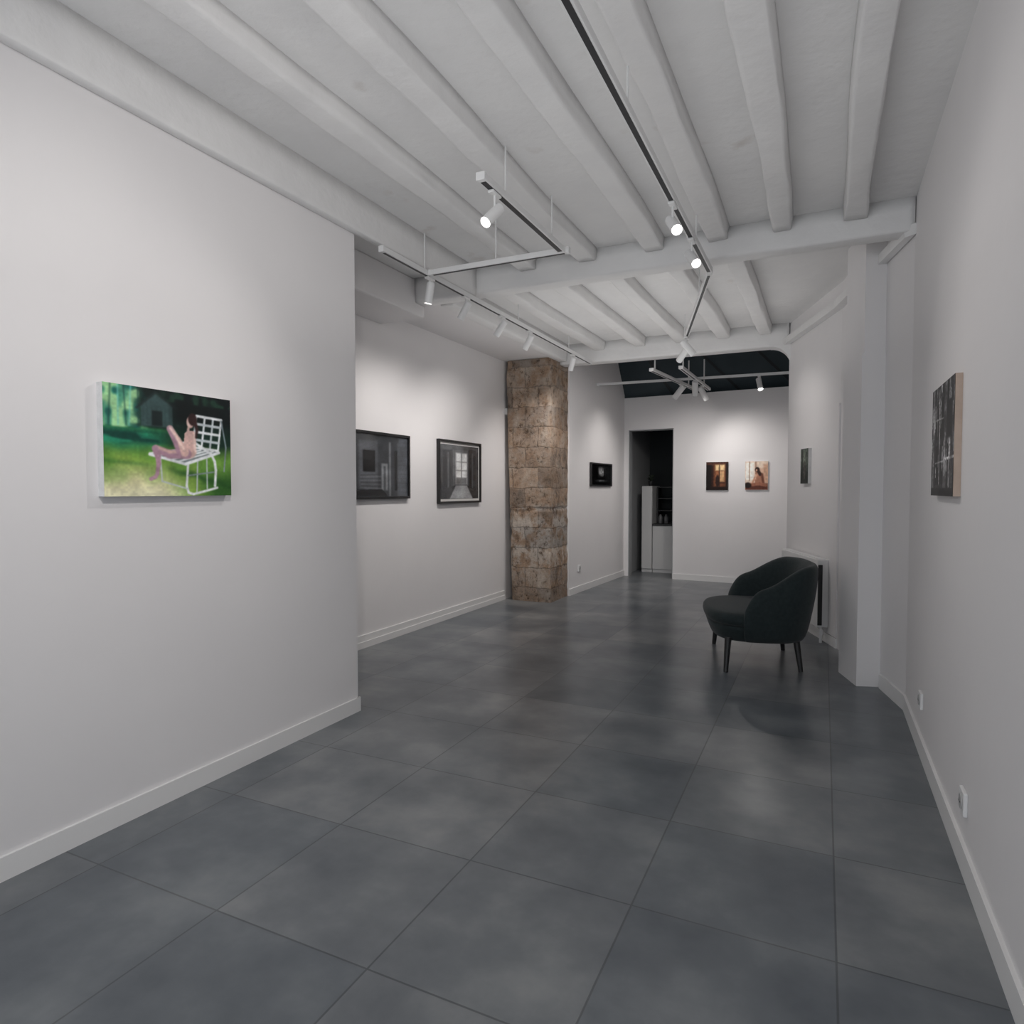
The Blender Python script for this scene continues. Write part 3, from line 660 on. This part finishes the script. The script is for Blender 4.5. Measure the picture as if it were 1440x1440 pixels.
# ------------------------------------------------------------------ light tracks
def track(label, p, q, z, rods=(), rod_top=CZ, hw=.0175, sw=.009):
    p, q = Vector(p), Vector(q); mid = (p+q)/2; L = (q-p).length; th = math.atan2(q.y-p.y, q.x-p.x)
    t = thing('lighting_track', label, 'lighting track', (mid.x, mid.y, z), th)
    bm = BM(); box(bm, -L/2, L/2, -hw, hw, 0, .034, .002, 1); obj('rail', bm, 'rail', t)
    bm = BM(); box(bm, -L/2+.02, L/2-.02, -sw, sw, -.0015, .001); obj('slot', bm, 'slot', t)
    for s in (-1, 1):
        bm = BM(); box(bm, s*L/2-.012, s*L/2+.012, -hw-.0015, hw+.0015, -.002, .036, .002, 1); obj('end_cap', bm, 'rail', t)
    for f in rods:
        bm = BM(); cyl(bm, (-L/2+f*L, 0, .034), (-L/2+f*L, 0, rod_top-z), .005 if hw < .024 else .009, n=10); obj('hanger_rod', bm, 'rail', t)
    return t
TZ = 2.80; BT = 2.745
track('long white lighting track over the alcove front, beyond the partition wall', (-2.46, 3.32), (-2.46, 7.29), TZ, (.12, .5, .82))
track('short white lighting track with a dark slot, left of the two glowing right lamps', (-1.473, 2.76), (-1.473, 3.80), TZ, (.25, .85), CZ, .022, .014)
track('short white cross track joining the long alcove track in the nearer bay', (-1.44, 3.825), (-2.43, 3.825), TZ, (.5,))
track('white lighting track on the right of the nearer bay with two glowing lamps', (-.713, -.5), (-.713, 4.58), TZ, (.3, .6, .9), CZ, .02, .011)
track('white lighting track running diagonally under the farther joists', (-.72, 4.62), (-1.306, 6.80), TZ, (.3, .93))
track('thin white cross track spanning wall to wall before the back wall', (-2.835, 8.72), (-.36, 8.85), BT+.03)
track('white lighting track below the skylight, left of the back pair', (-1.84, 7.68), (-1.64, 9.5), BT-.012, (.06, .8), 3.1, .026)
track('white lighting track below the skylight, right of the back pair', (-1.50, 7.68), (-1.47, 9.5), BT-.012, (.06, .8), 3.1, .026)

def spot(label, x, y, z, target, watt, size=62, group=None, drop=.085, k=1.0):
    t = thing('spotlight', label, 'spotlight', (x, y, z), 0, group)
    piv = Vector((0, 0, -drop)); d = (Vector(target)-Vector((x, y, z-drop))).normalized()
    bm = BM(); box(bm, -.016, .016, -.045, .045, -.016, -.002, .003, 1); obj('adapter', bm, 'head', t)
    bm = BM(); cyl(bm, (0, 0, -.012), piv, .006*k, n=10); obj('arm', bm, 'head', t)
    a, b = piv-d*.055*k, piv+d*.09*k
    bm = BM(); cyl(bm, a, a+d*.008, .021*k, .027*k, 28); cyl(bm, a+d*.008, b, .027*k, .027*k, 28, caps=False); cyl(bm, b, b-d*.012, .027*k, .0225*k, 28, caps=False); obj('head', bm, 'head', t)
    bm = BM(); cyl(bm, b-d*.014, b-d*.010, .024*k, .024*k, 28); obj('lens', bm, 'lens', t)
    ld = bpy.data.lights.new('spot_lamp', 'SPOT'); ld.energy = watt; ld.spot_size = math.radians(size); ld.spot_blend = 1; ld.shadow_soft_size = .05; ld.color = (1, .95, .915)
    lo = bpy.data.objects.new('spot_lamp', ld); C.objects.link(lo); lo.location = Vector((x, y, z))+b+d*.01
    lo.rotation_euler = d.to_track_quat('-Z', 'Y').to_euler()
    return t
on = ('nearest the partition wall', 'second from the partition wall', 'third from the partition wall', 'second from the stone pillar', 'nearest the stone pillar')
for i, y in enumerate((3.86, 4.36, 4.97, 5.54, 6.69)):
    tgt = [(-2.9, 3.9, .4), (-3.5, 4.5, 1.3), (-3.5, 5.0, 1.3), (-3.5, 5.9, 1.3), (-3.1, 7.2, 1.2)][i]
    spot('white cylinder spotlight on the long alcove track, '+on[i], -2.46, y, TZ, tgt, (10, 26, 27, 33, 42)[i], 108)
spot('glowing white spotlight below the short slotted track, left of the other glowing two', -1.473, 2.90, TZ, (-2.3, .5, .2), 26, 112, drop=.10)
spot('glowing white spotlight on the right track, nearer of its two', -.713, 3.40, TZ, (.47, 1.4, .7), 13, 110, drop=.10)
spot('glowing white spotlight on the right track, nearer the middle cross beam', -.713, 3.93, TZ, (.47, 2.2, .8), 12, 110, drop=.10)
spot('added unseen white spotlight near the front end of the right track, above the viewer', -.713, .75, TZ, (-2.54, 2.4, 1.3), 64, 108)  # out of view, added to light the left wall
spot('added unseen white spotlight at the very front of the right track, aimed at the right wall', -.713, .30, TZ, (.47, 1.5, 1.2), 7, 115)  # out of view, added to brighten the right wall
spot('white spotlight on the far end of the diagonal track', -1.285, 6.72, TZ, (-2.85, 8.4, 1.2), 42, 95, k=1.2)
spot('white spotlight on the diagonal track, aimed at the armchair wall', -1.2, 6.4, TZ, (-.1, 6.9, 1.3), 21, 100, k=1.2)
spot('white spotlight below the skylight, leftmost of the back cluster', -1.72, 8.77, BT-.012, (-2.85, 8.9, 1.3), 30, 105, k=1.4)
spot('white spotlight on the right track of the back pair, aimed at the back wall', -1.485, 8.52, BT-.012, (-1.7, 9.9, 1.1), 32, 115, k=1.4)
spot('white spotlight at the back end of the right track of the back pair', -1.475, 9.0, BT-.012, (-.7, 9.8, 1.1), 26, 115, k=1.4)
spot('white spotlight alone at the right end of the thin cross track', -.75, 8.83, BT+.03, (-.4, 8.0, 1.2), 20, 95, k=1.2)

# ------------------------------------------------------------------ soft light: unseen fill added behind the camera and facing up at the ceiling
def area(name, loc, direction, sx, sy, watt, col):
    ad = bpy.data.lights.new(name, 'AREA'); ad.shape = 'RECTANGLE'; ad.size = sx; ad.size_y = sy; ad.energy = watt; ad.color = col
    ao = bpy.data.objects.new(name, ad); C.objects.link(ao); ao.location = loc
    ao.rotation_euler = Vector(direction).to_track_quat('-Z', 'Y').to_euler()
area('front_fill', (-1.03, Y0+.06, 1.4), (0, 1, 0), 2.7, 2.2, 58, (.90, .95, 1))  # added soft fill in front of the closed front wall
area('ceiling_fill', (-1.03, .8, 2.1), (0, 0, 1), 2.0, 6.4, 12.5, (1, .985, .97))  # added upward fill brightening the nearer bay, no fitting there
area('ceiling_fill', (-1.65, 6.0, 2.1), (0, 0, 1), 2.2, 2.6, 10.5, (1, .985, .97))  # same added fill for the farther bay
w = bpy.data.worlds.new('world'); scn.world = w; w.use_nodes = True
w.node_tree.nodes['Background'].inputs['Color'].default_value = (.5, .55, .6, 1); w.node_tree.nodes['Background'].inputs['Strength'].default_value = .02
